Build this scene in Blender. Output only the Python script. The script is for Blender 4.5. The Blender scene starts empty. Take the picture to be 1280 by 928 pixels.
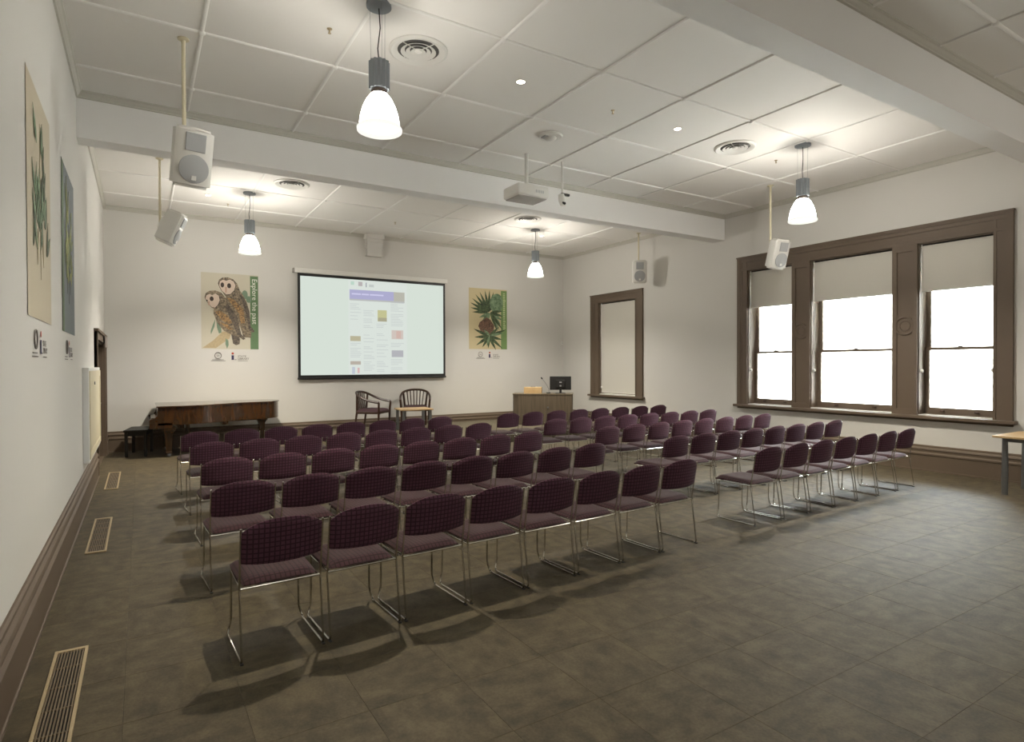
import bpy, bmesh, math, random
from mathutils import Vector, Matrix
random.seed(7)
S = bpy.context.scene
C = S.collection
PI = math.pi

# ------------------------------------------------------------------ camera
H = 1.65
YAW, PITCH, ROLL, FPX = math.radians(31.772), math.radians(-0.608), math.radians(-0.193), 749.3
fw = Vector((math.sin(YAW)*math.cos(PITCH), math.cos(YAW)*math.cos(PITCH), math.sin(PITCH)))
r0 = Vector((math.cos(YAW), -math.sin(YAW), 0)); u0 = r0.cross(fw)
cr = r0*math.cos(ROLL)+u0*math.sin(ROLL); cu = -r0*math.sin(ROLL)+u0*math.cos(ROLL)
cd = bpy.data.cameras.new('camera'); cam = bpy.data.objects.new('camera', cd); C.objects.link(cam)
cam.matrix_world = Matrix(((cr.x, cu.x, -fw.x, 0), (cr.y, cu.y, -fw.y, 0), (cr.z, cu.z, -fw.z, H), (0, 0, 0, 1)))
cd.sensor_width = 36; cd.sensor_fit = 'HORIZONTAL'; cd.lens = FPX/1280*36
cd.clip_start = 0.05; cd.clip_end = 200
S.camera = cam

# ------------------------------------------------------------------ world, sun, window portals, exposure
W = bpy.data.worlds.new('world'); S.world = W; W.use_nodes = True
bg = W.node_tree.nodes['Background']; bg.inputs[0].default_value = (0.86, 0.93, 1.0, 1); bg.inputs[1].default_value = 46.0
sd = bpy.data.lights.new('sun', 'SUN'); sd.energy = 70.0; sd.angle = 0.02; sd.color = (1, 0.97, 0.92)
sun = bpy.data.objects.new('sun', sd); C.objects.link(sun)
sun.rotation_euler = Vector((0.32, 0.08, -0.94)).to_track_quat('-Z', 'Y').to_euler()

XL, XR, YB, YN = -0.585, 10.26, 13.78, -2.6
ZC, ZS, ZK = 4.709, 4.195, 4.63
BF = (8.22, 8.50); BN = (2.80, 3.08)
LIGHT_W = 215.0        # watts of each pendant bulb
SPOT_W = 250.0         # downward beam of its reflector
SHADE_E = 32.0          # glow of the lit glass shades
def portal(y0, y1, z0, z1):
    l = bpy.data.lights.new('window_daylight', 'AREA'); l.shape = 'RECTANGLE'; l.size = z1-z0; l.size_y = y1-y0
    l.cycles.is_portal = True
    o = bpy.data.objects.new('window_daylight', l); C.objects.link(o)
    o.location = (XR+0.33, (y0+y1)/2, (z0+z1)/2); o.rotation_euler = (0, PI/2, 0)
for a in ((6.70, 7.66), (4.96, 6.345), (3.62, 4.594)): portal(a[0], a[1], 0.86, 3.50)
S.view_settings.view_transform = 'Standard'; S.view_settings.look = 'None'
S.view_settings.gamma = 1; S.view_settings.use_curve_mapping = False
S.view_settings.exposure = 0.2

# ------------------------------------------------------------------ materials
def lin(c): return tuple((v/255/12.92 if v/255 <= .04045 else ((v/255+.055)/1.055)**2.4) for v in c)+(1,)
MATS = {}
def mat(name, rgb, rough=.6, metal=0, var=.06, scale=6, bump=0, bscale=80, spec=.5, coords='Object'):
    if name in MATS: return MATS[name]
    m = bpy.data.materials.new(name); m.use_nodes = True; nt = m.node_tree; N = nt.nodes; L = nt.links
    b = N['Principled BSDF']; b.inputs['Roughness'].default_value = rough; b.inputs['Metallic'].default_value = metal
    b.inputs['Specular IOR Level'].default_value = spec
    c = lin(rgb)
    tc = N.new('ShaderNodeTexCoord')
    n = N.new('ShaderNodeTexNoise'); n.inputs['Scale'].default_value = scale; n.inputs['Detail'].default_value = 4
    L.new(tc.outputs[coords], n.inputs['Vector'])
    mx = N.new('ShaderNodeMixRGB'); mx.inputs[1].default_value = tuple(v*(1-var) for v in c[:3])+(1,)
    mx.inputs[2].default_value = tuple(min(1, v*(1+var)) for v in c[:3])+(1,)
    L.new(n.outputs['Fac'], mx.inputs[0]); L.new(mx.outputs[0], b.inputs['Base Color'])
    if bump:
        n2 = N.new('ShaderNodeTexNoise'); n2.inputs['Scale'].default_value = bscale; n2.inputs['Detail'].default_value = 3
        L.new(tc.outputs[coords], n2.inputs['Vector'])
        bp = N.new('ShaderNodeBump'); bp.inputs['Strength'].default_value = bump; bp.inputs['Distance'].default_value = .01
        L.new(n2.outputs['Fac'], bp.inputs['Height']); L.new(bp.outputs[0], b.inputs['Normal'])
    MATS[name] = m; return m
def emat(name, rgb, strength, clear=0):
    if name in MATS: return MATS[name]
    m = bpy.data.materials.new(name); m.use_nodes = True; nt = m.node_tree
    for n in list(nt.nodes): nt.nodes.remove(n)
    e = nt.nodes.new('ShaderNodeEmission'); o = nt.nodes.new('ShaderNodeOutputMaterial')
    e.inputs[0].default_value = lin(rgb); e.inputs[1].default_value = strength
    if clear:
        t = nt.nodes.new('ShaderNodeBsdfTransparent'); x = nt.nodes.new('ShaderNodeMixShader'); x.inputs[0].default_value = 1-clear
        nt.links.new(t.outputs[0], x.inputs[1]); nt.links.new(e.outputs[0], x.inputs[2]); nt.links.new(x.outputs[0], o.inputs[0])
    else: nt.links.new(e.outputs[0], o.inputs[0])
    MATS[name] = m; return m
def wood(name, c1, c2, rough=.35, scale=(3, 3, 40), coat=0):
    m = bpy.data.materials.new(name); m.use_nodes = True; nt = m.node_tree; N = nt.nodes; L = nt.links
    b = N['Principled BSDF']; b.inputs['Roughness'].default_value = rough; b.inputs['Coat Weight'].default_value = coat
    tc = N.new('ShaderNodeTexCoord'); mp = N.new('ShaderNodeMapping'); mp.inputs['Scale'].default_value = scale
    n = N.new('ShaderNodeTexNoise'); n.inputs['Scale'].default_value = 1.0; n.inputs['Detail'].default_value = 5; n.inputs['Distortion'].default_value = .8
    r = N.new('ShaderNodeValToRGB'); r.color_ramp.elements[0].color = lin(c1); r.color_ramp.elements[1].color = lin(c2)
    r.color_ramp.elements[0].position = .3; r.color_ramp.elements[1].position = .7
    L.new(tc.outputs['Object'], mp.inputs[0]); L.new(mp.outputs[0], n.inputs['Vector']); L.new(n.outputs['Fac'], r.inputs[0]); L.new(r.outputs[0], b.inputs['Base Color'])
    MATS[name] = m; return m
def fabric(name, axes, c1, c2, c3, sheen):
    m = bpy.data.materials.new(name); m.use_nodes = True; nt = m.node_tree; N = nt.nodes; L = nt.links
    b = N['Principled BSDF']; b.inputs['Roughness'].default_value = .85; b.inputs['Specular IOR Level'].default_value = .25
    b.inputs['Sheen Weight'].default_value = sheen; b.inputs['Sheen Roughness'].default_value = .4
    tc = N.new('ShaderNodeTexCoord'); sp = N.new('ShaderNodeSeparateXYZ'); cb = N.new('ShaderNodeCombineXYZ')
    L.new(tc.outputs['Object'], sp.inputs[0]); L.new(sp.outputs[axes[0]], cb.inputs[0]); L.new(sp.outputs[axes[1]], cb.inputs[1])
    br = N.new('ShaderNodeTexBrick'); br.offset = 0; br.inputs['Scale'].default_value = 36
    br.inputs['Brick Width'].default_value = 1; br.inputs['Row Height'].default_value = 1
    br.inputs['Mortar Size'].default_value = .18; br.inputs['Mortar Smooth'].default_value = .6
    br.inputs['Color1'].default_value = lin(c1); br.inputs['Color2'].default_value = lin(c2); br.inputs['Mortar'].default_value = lin(c3)
    L.new(cb.outputs[0], br.inputs['Vector']); L.new(br.outputs['Color'], b.inputs['Base Color'])
    n2 = N.new('ShaderNodeTexNoise'); n2.inputs['Scale'].default_value = 400
    L.new(tc.outputs['Object'], n2.inputs['Vector'])
    ad = N.new('ShaderNodeMath'); ad.operation = 'SUBTRACT'; L.new(n2.outputs['Fac'], ad.inputs[0]); L.new(br.outputs['Fac'], ad.inputs[1])
    bp = N.new('ShaderNodeBump'); bp.inputs['Strength'].default_value = .35; bp.inputs['Distance'].default_value = .002
    L.new(ad.outputs[0], bp.inputs['Height']); L.new(bp.outputs[0], b.inputs['Normal'])
    MATS[name] = m; return m
def glassmat(name):
    m = bpy.data.materials.new(name); m.use_nodes = True; nt = m.node_tree; N = nt.nodes
    for n in list(N): N.remove(n)
    t = N.new('ShaderNodeBsdfTransparent'); g = N.new('ShaderNodeBsdfGlossy'); g.inputs['Roughness'].default_value = .02
    t.inputs[0].default_value = (.93, .95, .95, 1)
    f = N.new('ShaderNodeFresnel'); f.inputs[0].default_value = 1.45
    x = N.new('ShaderNodeMixShader'); o = N.new('ShaderNodeOutputMaterial')
    nt.links.new(f.outputs[0], x.inputs[0]); nt.links.new(t.outputs[0], x.inputs[1]); nt.links.new(g.outputs[0], x.inputs[2]); nt.links.new(x.outputs[0], o.inputs[0])
    MATS[name] = m; return m
def carpet():
    m = bpy.data.materials.new('carpet'); m.use_nodes = True; nt = m.node_tree; N = nt.nodes; L = nt.links
    b = N['Principled BSDF']; b.inputs['Roughness'].default_value = .66; b.inputs['Specular IOR Level'].default_value = .33
    b.inputs['Sheen Weight'].default_value = .05; b.inputs['Sheen Roughness'].default_value = .35
    tc = N.new('ShaderNodeTexCoord'); oi = N.new('ShaderNodeObjectInfo'); ge = N.new('ShaderNodeNewGeometry')
    rn = N.new('ShaderNodeMath'); rn.operation = 'ADD'; L.new(oi.outputs['Random'], rn.inputs[0]); L.new(ge.outputs['Random Per Island'], rn.inputs[1])
    fr = N.new('ShaderNodeMath'); fr.operation = 'FRACT'; L.new(rn.outputs[0], fr.inputs[0])
    of = N.new('ShaderNodeMath'); of.operation = 'MULTIPLY'; of.inputs[1].default_value = 57; L.new(fr.outputs[0], of.inputs[0])
    va = N.new('ShaderNodeVectorMath'); va.operation = 'ADD'; L.new(tc.outputs['UV'], va.inputs[0]); L.new(of.outputs[0], va.inputs[1])
    mp = N.new('ShaderNodeMapping'); mp.inputs['Scale'].default_value = (4.5, 10, 1); L.new(va.outputs[0], mp.inputs[0])
    n1 = N.new('ShaderNodeTexNoise'); n1.inputs['Scale'].default_value = 1.0; n1.inputs['Detail'].default_value = 4; n1.inputs['Roughness'].default_value = .6; L.new(mp.outputs[0], n1.inputs['Vector'])
    n3 = N.new('ShaderNodeTexNoise'); n3.inputs['Scale'].default_value = 70; n3.inputs['Detail'].default_value = 2; L.new(va.outputs[0], n3.inputs['Vector'])
    mx = N.new('ShaderNodeMixRGB'); mx.blend_type = 'MIX'; mx.inputs[0].default_value = .35; L.new(n1.outputs['Fac'], mx.inputs[1]); L.new(n3.outputs['Fac'], mx.inputs[2])
    r = N.new('ShaderNodeValToRGB'); r.color_ramp.elements[0].position = .33; r.color_ramp.elements[1].position = .62
    r.color_ramp.elements[0].color = lin((64, 56, 41)); r.color_ramp.elements[1].color = lin((92, 82, 61))
    L.new(mx.outputs[0], r.inputs[0])
    n4 = N.new('ShaderNodeTexNoise'); n4.inputs['Scale'].default_value = 9; n4.inputs['Detail'].default_value = 3; L.new(va.outputs[0], n4.inputs['Vector'])
    m4 = N.new('ShaderNodeMapRange'); m4.inputs[1].default_value = .35; m4.inputs[2].default_value = .6; m4.inputs[3].default_value = .72; m4.inputs[4].default_value = 1.06; L.new(n4.outputs['Fac'], m4.inputs[0])
    mm = N.new('ShaderNodeMixRGB'); mm.blend_type = 'MULTIPLY'; mm.inputs[0].default_value = 1; L.new(r.outputs[0], mm.inputs[1]); L.new(m4.outputs[0], mm.inputs[2])
    hs = N.new('ShaderNodeHueSaturation'); mr = N.new('ShaderNodeMapRange'); mr.inputs[3].default_value = .98; mr.inputs[4].default_value = 1.02
    L.new(fr.outputs[0], mr.inputs[0]); L.new(mr.outputs[0], hs.inputs['Value']); L.new(mm.outputs[0], hs.inputs['Color']); L.new(hs.outputs[0], b.inputs['Base Color'])
    bp = N.new('ShaderNodeBump'); bp.inputs['Strength'].default_value = .5; bp.inputs['Distance'].default_value = .004
    L.new(mx.outputs[0], bp.inputs['Height']); L.new(bp.outputs[0], b.inputs['Normal'])
    MATS['carpet'] = m; return m

M_WALL = mat('wall_paint', (208, 206, 201), .8, var=.015, scale=1.2, bump=.05, bscale=120)
M_CEIL = mat('ceiling_paint', (234, 232, 228), .75, var=.015, scale=1)
M_BATTEN = mat('batten_paint', (240, 239, 236), .6, var=.02)
M_BEAM = mat('beam_paint', (240, 240, 239), .7, var=.015, scale=1)
M_CORN = mat('cornice_paint', (192, 190, 181), .65, var=.03)
M_TRIM = mat('taupe_gloss_paint', (98, 84, 70), .6, var=.05, scale=3)
M_CARPET = carpet()
M_CHROME = mat('chrome', (205, 203, 196), .16, 1, var=.03)
M_BLACKPL = mat('black_plastic', (22, 22, 23), .5)
M_WHITEPL = mat('white_plastic', (222, 221, 216), .45, var=.02)
M_GRILLE = mat('grey_grille_cloth', (172, 174, 176), .8, var=.08, scale=300)
M_CREAM = mat('cream_pole_paint', (214, 205, 178), .5)
M_STEEL = mat('grey_steel', (128, 130, 133), .4, .8)
M_DARK = mat('dark_roller_pit_shade', (24, 23, 22), .9)  # blind roller colour, also the painted shade below the vent slats
M_SEATF = fabric('seat_fabric', (0, 1), (68, 41, 46), (62, 38, 43), (42, 26, 30), .08); M_BACKF = fabric('back_fabric', (0, 2), (92, 58, 74), (84, 54, 68), (58, 36, 47), .05)
M_GLASS = glassmat('window_glass')
M_MAHOG = wood('piano_wood', (40, 24, 9), (66, 40, 16), .22, (14, 14, 2.0), .4)
M_MAHOGL = wood('piano_lid_wood', (52, 34, 17), (76, 50, 26), .18, (2, 14, 2), .5)
M_DKWOOD = wood('dark_chair_wood', (46, 28, 18), (66, 41, 27), .35, (8, 8, 30))
M_BEECH = wood('beech_top', (178, 150, 110), (196, 168, 126), .45, (3, 30, 3))
M_GREYWOOD = wood('grey_oak_laminate', (84, 74, 62), (110, 98, 82), .5, (30, 30, 1.5))
M_BLACKWD = mat('black_lacquer', (12, 11, 10), .45)
M_BLIND = mat('blind_fabric', (204, 201, 192), .85, var=.02, scale=40)
M_STONE = mat('pale_stone', (150, 147, 140), .9, var=.05, scale=.8)
M_SHADE = emat('lit_glass_shade', (255, 249, 238), SHADE_E, .15)
M_RIM = emat('shade_rim_glow', (252, 250, 240), .95)
M_DOWN = emat('downlight_lens', (255, 240, 215), 14)
M_ALU = mat('lamp_housing_grey', (142, 148, 154), .35, .5)

# ------------------------------------------------------------------ mesh helpers
def add_box(bm, x0, x1, y0, y1, z0, z1):
    v = [bm.verts.new((x, y, z)) for x in (x0, x1) for y in (y0, y1) for z in (z0, z1)]
    for f in ((0, 1, 3, 2), (4, 6, 7, 5), (0, 4, 5, 1), (2, 3, 7, 6), (0, 2, 6, 4), (1, 5, 7, 3)):
        bm.faces.new([v[i] for i in f])
    return v
def box(*a):
    bm = bmesh.new(); add_box(bm, *a); return bm
def boxes(l):
    bm = bmesh.new()
    for a in l: add_box(bm, *a)
    return bm
def bevel(bm, w, seg=2):
    bmesh.ops.bevel(bm, geom=list(bm.edges), offset=w, segments=seg, profile=.5, affect='EDGES'); return bm
def add_tube(bm, pts, r, seg=8, closed=False, caps=True):
    pts = [Vector(p) for p in pts]; n = len(pts); rings = []
    rr = r if isinstance(r, (list, tuple)) else [r]*n
    prev = None
    for i, p in enumerate(pts):
        if closed: t = (pts[(i+1) % n]-pts[i-1])
        else: t = pts[min(i+1, n-1)]-pts[max(i-1, 0)]
        t.normalize()
        if prev is None:
            a = Vector((0, 0, 1)) if abs(t.z) < .9 else Vector((1, 0, 0))
            nx = t.cross(a).normalized()
        else:
            nx = (prev-t*prev.dot(t)).normalized()
        prev = nx; ny = t.cross(nx)
        rings.append([bm.verts.new(p+nx*math.cos(2*PI*k/seg)*rr[i]+ny*math.sin(2*PI*k/seg)*rr[i]) for k in range(seg)])
    for i in range(n if closed else n-1):
        a, b = rings[i], rings[(i+1) % n]
        for k in range(seg): bm.faces.new((a[k], a[(k+1) % seg], b[(k+1) % seg], b[k]))
    if caps and not closed:
        bm.faces.new(rings[0][::-1]); bm.faces.new(rings[-1])
def tube(pts, r, seg=8, **k):
    bm = bmesh.new(); add_tube(bm, pts, r, seg, **k); return bm
def fillet(pts, rad, n=4):
    pts = [Vector(p) for p in pts]; out = [pts[0]]
    for i in range(1, len(pts)-1):
        a, b, c = pts[i-1], pts[i], pts[i+1]
        d1, d2 = (a-b), (c-b); q = min(rad, d1.length*.45, d2.length*.45)
        p1, p2 = b+d1.normalized()*q, b+d2.normalized()*q
        for k in range(n+1):
            t = k/n; out.append(p1*(1-t)**2+b*2*t*(1-t)+p2*t*t)
    out.append(pts[-1]); return out
def add_lathe(bm, prof, seg=24, c=(0, 0, 0), cap=True):
    rings = [[bm.verts.new((c[0]+r*math.cos(2*PI*k/seg), c[1]+r*math.sin(2*PI*k/seg), c[2]+z)) for k in range(seg)] for r, z in prof]
    for a, b in zip(rings, rings[1:]):
        for k in range(seg): bm.faces.new((a[k], a[(k+1) % seg], b[(k+1) % seg], b[k]))
    if cap:
        bm.faces.new(rings[0][::-1]); bm.faces.new(rings[-1])
def lathe(prof, seg=24, c=(0, 0, 0), cap=True):
    bm = bmesh.new(); add_lathe(bm, prof, seg, c, cap); return bm
def add_extr(bm, prof, a, b, up=Vector((0, 0, 1)), side=None):
    """profile [(out, height)] swept from a to b; out is along side"""
    a, b = Vector(a), Vector(b)
    A = [bm.verts.new(a+side*o+up*h) for o, h in prof]; B = [bm.verts.new(b+side*o+up*h) for o, h in prof]
    n = len(prof)
    for i in range(n): bm.faces.new((A[i], A[(i+1) % n], B[(i+1) % n], B[i]))
    bm.faces.new(A[::-1]); bm.faces.new(B)
def prism(pts, z0, z1):
    bm = bmesh.new()
    A = [bm.verts.new((p[0], p[1], z0)) for p in pts]; B = [bm.verts.new((p[0], p[1], z1)) for p in pts]
    n = len(pts)
    for i in range(n): bm.faces.new((A[i], A[(i+1) % n], B[(i+1) % n], B[i]))
    bm.faces.new(A[::-1]); bm.faces.new(B); return bm
def pad(nu, nv, fn):
    """closed pad: fn(u, v) -> (front point, back point)"""
    bm = bmesh.new()
    F = [[None]*(nv+1) for _ in range(nu+1)]; B = [[None]*(nv+1) for _ in range(nu+1)]
    for i in range(nu+1):
        for j in range(nv+1):
            f, b = fn(-1+2*i/nu, -1+2*j/nv); F[i][j] = bm.verts.new(f); B[i][j] = bm.verts.new(b)
    for i in range(nu):
        for j in range(nv):
            bm.faces.new((F[i][j], F[i+1][j], F[i+1][j+1], F[i][j+1])); bm.faces.new((B[i][j], B[i][j+1], B[i+1][j+1], B[i+1][j]))
    for i in range(nu):
        bm.faces.new((F[i+1][0], F[i][0], B[i][0], B[i+1][0])); bm.faces.new((F[i][nv], F[i+1][nv], B[i+1][nv], B[i][nv]))
    for j in range(nv):
        bm.faces.new((F[0][j], F[0][j+1], B[0][j+1], B[0][j])); bm.faces.new((F[nu][j+1], F[nu][j], B[nu][j], B[nu][j+1]))
    return bm
def link(name, data, parent=None):
    o = bpy.data.objects.new(name, data); C.objects.link(o)
    if parent is not None: o.parent = parent
    return o
def mesh(name, bm, m, smooth=False):
    bmesh.ops.recalc_face_normals(bm, faces=list(bm.faces))
    me = bpy.data.meshes.new(name); bm.to_mesh(me); bm.free()
    if m: me.materials.append(m)
    if smooth:
        me.shade_smooth()
        try: me.set_sharp_from_angle(angle=math.radians(40))
        except Exception: pass
    return me
def obj(name, bm, m, parent=None, smooth=False): return link(name, mesh(name, bm, m, smooth), parent)
def tag(o, label, cat, group=None):
    o['label'] = label; o['category'] = cat
    if group: o['group'] = group
    return o
def thing(name, label, cat, loc=(0, 0, 0), rz=0, group=None):
    o = bpy.data.objects.new(name, None); C.objects.link(o); o.location = loc; o.rotation_euler = (0, 0, rz); o.empty_display_size = .1
    return tag(o, label, cat, group)
def struct(o, label=None):
    o['kind'] = 'structure'
    if label: o['label'] = label
    return o
def sroot(name, label, loc=(0, 0, 0)):
    o = bpy.data.objects.new(name, None); C.objects.link(o); o.location = loc; return struct(o, label)
def dup(root, loc, rz, label):
    r = root.copy(); C.objects.link(r); r.location = loc; r.rotation_euler = (0, 0, rz); r['label'] = label
    for ch in root.children:
        c = ch.copy(); C.objects.link(c); c.parent = r
        for g in ch.children:
            d = g.copy(); C.objects.link(d); d.parent = c
    return r

# ------------------------------------------------------------------ room shell
def wall_y(name, x0, x1, holes, label, m=M_WALL, y0=YN-.3, y1=YB+.35, z0=-.3, z1=4.95):
    ys = sorted({y0, y1, *[h[0] for h in holes], *[h[1] for h in holes]}); bm = bmesh.new()
    for a, b in zip(ys, ys[1:]):
        mid = (a+b)/2; hs = [h for h in holes if h[0] < mid < h[1]]
        if not hs: add_box(bm, x0, x1, a, b, z0, z1)
        else: add_box(bm, x0, x1, a, b, z0, hs[0][2]); add_box(bm, x0, x1, a, b, hs[0][3], z1)
    return struct(obj(name, bm, m), label)
OPEN = [(6.70, 7.66, .86, 3.50), (4.96, 6.345, .86, 3.50), (3.62, 4.594, .86, 3.50)]
SMALL = (10.83, 12.20, .885, 3.26)
DOOR = (11.0, 13.25, -.02, 2.06)
wall_y('wall_left', XL-.35, XL, [DOOR], 'long off white wall with the two plant posters and dark door')
wall_y('wall_right', XR, XR+.36, OPEN+[SMALL], 'off white wall holding the triple window')
struct(obj('wall_back', box(XL, XR, YB, YB+.35, -.3, 4.95), M_WALL), 'far off white wall behind the projection screen')
struct(obj('wall_front', box(XL, XR, YN-.3, YN, -.3, 4.95), M_WALL), 'off white wall behind the viewpoint')

# floor with carpet tiles
floor = struct(obj('floor', box(XL, XR, YN, YB, -.2, -.006), mat('floor_screed', (70, 66, 58), .9)), 'brown grey carpet tile floor')
TS = .5
def tile_mesh():
    bm = bmesh.new(); h = TS/2-.0003; b = .0015
    prof = [(h, -.006), (h, -.0012), (h-b, 0)]
    rings = [[bm.verts.new((sx*e, sy*e, z)) for sx, sy in ((-1, -1), (1, -1), (1, 1), (-1, 1))] for e, z in prof]
    for a, c in zip(rings, rings[1:]):
        for k in range(4): bm.faces.new((a[k], a[(k+1) % 4], c[(k+1) % 4], c[k]))
    bm.faces.new(rings[-1])
    uv = bm.loops.layers.uv.new('UVMap')
    for f in bm.faces:
        for l in f.loops: l[uv].uv = (l.vert.co.x, l.vert.co.y)
    bmesh.ops.recalc_face_normals(bm, faces=list(bm.faces))
    for f in bm.faces:
        if f.normal.z < -.5: f.normal_flip()
    me = bpy.data.meshes.new('carpet_tile'); bm.to_mesh(me); bm.free(); me.materials.append(M_CARPET); return me
TM = tile_mesh(); cells = []
nx = math.ceil((XR-XL)/TS); ny = math.ceil((YB-YN)/TS)
def in_view(x, y, z):
    d = Vector((x, y, z-H)); dz = d.dot(fw)
    if dz < .3: return False
    return abs(d.dot(cr)/dz*FPX) < 640+90 and abs(d.dot(cu)/dz*FPX) < 464+90
for i in range(nx):
    for j in range(ny):
        x0, y0 = XL+i*TS, YB-(j+1)*TS; x1, y1 = min(x0+TS, XR), y0+TS; y0c = max(y0, YN)
        full = (x1-x0 > TS-.01 and y1-y0c > TS-.01)
        cx, cy = (x0+x1)/2, (y0c+y1)/2
        cells.append((not (full and in_view(cx, cy, 0)), math.hypot(cx, cy), i, j, x0, x1, y0c, y1))
cells.sort()
for q in cells[:300]:
    _, _, i, j, x0, x1, y0, y1 = q
    o = link('carpet_tile', TM, floor); o.location = ((x0+x1)/2, (y0+y1)/2, 0); o.rotation_euler.z = PI/2*((i+j) % 2)+PI*random.randint(0, 1)
bm = bmesh.new(); uv = bm.loops.layers.uv.new('UVMap')
for q in cells[300:]:
    _, _, i, j, x0, x1, y0, y1 = q; g = .0008
    v = [bm.verts.new(p) for p in ((x0+g, y0+g, 0), (x1-g, y0+g, 0), (x1-g, y1-g, 0), (x0+g, y1-g, 0))]
    v2 = [bm.verts.new((p.co.x, p.co.y, -.006)) for p in v]
    fs = [bm.faces.new(v)]+[bm.faces.new((v2[k], v2[(k+1) % 4], v[(k+1) % 4], v[k])) for k in range(4)]
    for f in fs:
        for l in f.loops:
            a, b = l.vert.co.x-x0, l.vert.co.y-y0
            l[uv].uv = (a, b) if (i+j) % 2 else (b, a)
o = link('carpet_tile_field', None or bpy.data.meshes.new('carpet_tile_field'), floor); bm.to_mesh(o.data); bm.free(); o.data.materials.append(M_CARPET); o['kind'] = 'stuff'

# beams
bmf = struct(obj('ceiling_beam', box(XL, XR, BF[0], BF[1], ZS, 4.8), M_BEAM), 'white ceiling beam in front of the projection screen bay')
bmn = struct(obj('ceiling_beam', box(XL, XR, BN[0], BN[1], ZS, 4.8), M_BEAM), 'white ceiling beam crossing the upper right corner')

# ceiling: slab, panels, battens, bosses
ceil = struct(obj('ceiling', box(XL, XR, YN, YB, ZC+.03, 4.95), M_CEIL), 'white panelled ceiling with thin battens')
COLS = [.5006+1.2114*k for k in range(0, 8)]
BAYS = [((YN, BN[0]), [-1.70, -.36, .98, 2.31]), ((BN[1], BF[0]), [3.52, 4.85, 6.188, 7.498]), ((BF[1], YB), [9.87, 11.30, 12.72])]
trim_n = 0
CORN = [(0, 0), (.055, 0), (.055, -.012), (.042, -.022), (.030, -.045), (.018, -.060), (.018, -.075), (0, -.079)]
for (y0, y1), rows in BAYS:
    xs = [XL]+COLS+[XR]; ys = [y0]+rows+[y1]
    for xa, xb in zip(xs, xs[1:]):
        for ya, yb in zip(ys, ys[1:]):
            obj('panel', box(xa+.002, xb-.002, ya+.002, yb-.002, ZC, ZC+.03), M_CEIL, ceil)
    half = [(.019*math.cos(a), -.016*math.sin(a)) for a in [PI*k/6 for k in range(7)]]
    for x in COLS:
        b = bmesh.new(); add_extr(b, half, (x, y0+.05, ZC), (x, y1-.05, ZC), Vector((0, 0, 1)), Vector((1, 0, 0))); obj('batten', b, M_BATTEN, ceil)
    for y in rows:
        b = bmesh.new(); add_extr(b, half, (XL+.05, y, ZC), (XR-.05, y, ZC), Vector((0, 0, 1)), Vector((0, 1, 0))); obj('batten', b, M_BATTEN, ceil)
        for x in COLS: obj('boss', lathe([(.034, 0), (.034, -.014), (.024, -.026), (.010, -.030)], 12, (x, y, ZC)), M_BATTEN, ceil, True)
    b = bmesh.new()
    add_extr(b, CORN, (XL, y0, ZC), (XL, y1, ZC), Vector((0, 0, 1)), Vector((1, 0, 0)))
    add_extr(b, CORN, (XR, y0, ZC), (XR, y1, ZC), Vector((0, 0, 1)), Vector((-1, 0, 0)))
    add_extr(b, CORN, (XL, y0, ZC), (XR, y0, ZC), Vector((0, 0, 1)), Vector((0, 1, 0)))
    add_extr(b, CORN, (XL, y1, ZC), (XR, y1, ZC), Vector((0, 0, 1)), Vector((0, -1, 0)))
    trim_n += 1; struct(obj('trim_%d' % trim_n, b, M_CORN), 'grey beige cornice around a ceiling bay')

# baseboards
BASE = [(0, 0), (.052, 0), (.052, .018), (.044, .022), (.044, .235), (.054, .245), (.054, .268), (.036, .285), (.036, .318), (.046, .326), (.040, .345), (.024, .362), (.024, .384), (.012, .394), (0, .394)]
def baseboard(name, a, b, side, label):
    bm = bmesh.new(); add_extr(bm, BASE, a, b, Vector((0, 0, 1)), Vector(side)); return struct(obj(name, bm, M_TRIM), label)
bm = bmesh.new()
add_extr(bm, BASE, (XL, YN, 0), (XL, 10.78, 0), Vector((0, 0, 1)), Vector((1, 0, 0)))
add_extr(bm, BASE, (XL, 13.47, 0), (XL, YB, 0), Vector((0, 0, 1)), Vector((1, 0, 0)))
struct(obj('baseboard_left', bm, M_TRIM), 'tall taupe moulded skirting along the poster wall')
baseboard('baseboard_right', (XR, YN, 0), (XR, YB, 0), (-1, 0, 0), 'tall taupe moulded skirting under the triple window')
baseboard('baseboard_back', (XL, YB, 0), (XR, YB, 0), (0, -1, 0), 'tall taupe moulded skirting below the projection screen')

# corbel on back wall
cb = struct(obj('wall_corbel', bevel(boxes([]), 0) if False else boxes([(4.46, 4.90, YB-.20, YB, 4.60, ZC), (4.49, 4.87, YB-.17, YB, 4.52, 4.60), (4.50, 4.86, YB-.15, YB, 4.40, 4.52), (4.485, 4.875, YB-.165, YB, 4.375, 4.40), (4.50, 4.86, YB-.14, YB, 4.30, 4.375), (4.51, 4.85, YB-.125, YB, 4.235, 4.30), (4.495, 4.865, YB-.14, YB, 4.20, 4.235)]), M_WALL), 'stepped white corbel above the projection screen')

# platform
plat = struct(obj('stage_platform', box(3.35, 9.95, 10.85, YB-.06, .0, .2), mat('stage_carpet', (96, 89, 74), .95, var=.12, scale=25, bump=.3, bscale=200)), 'low carpeted platform along the far wall')

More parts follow.
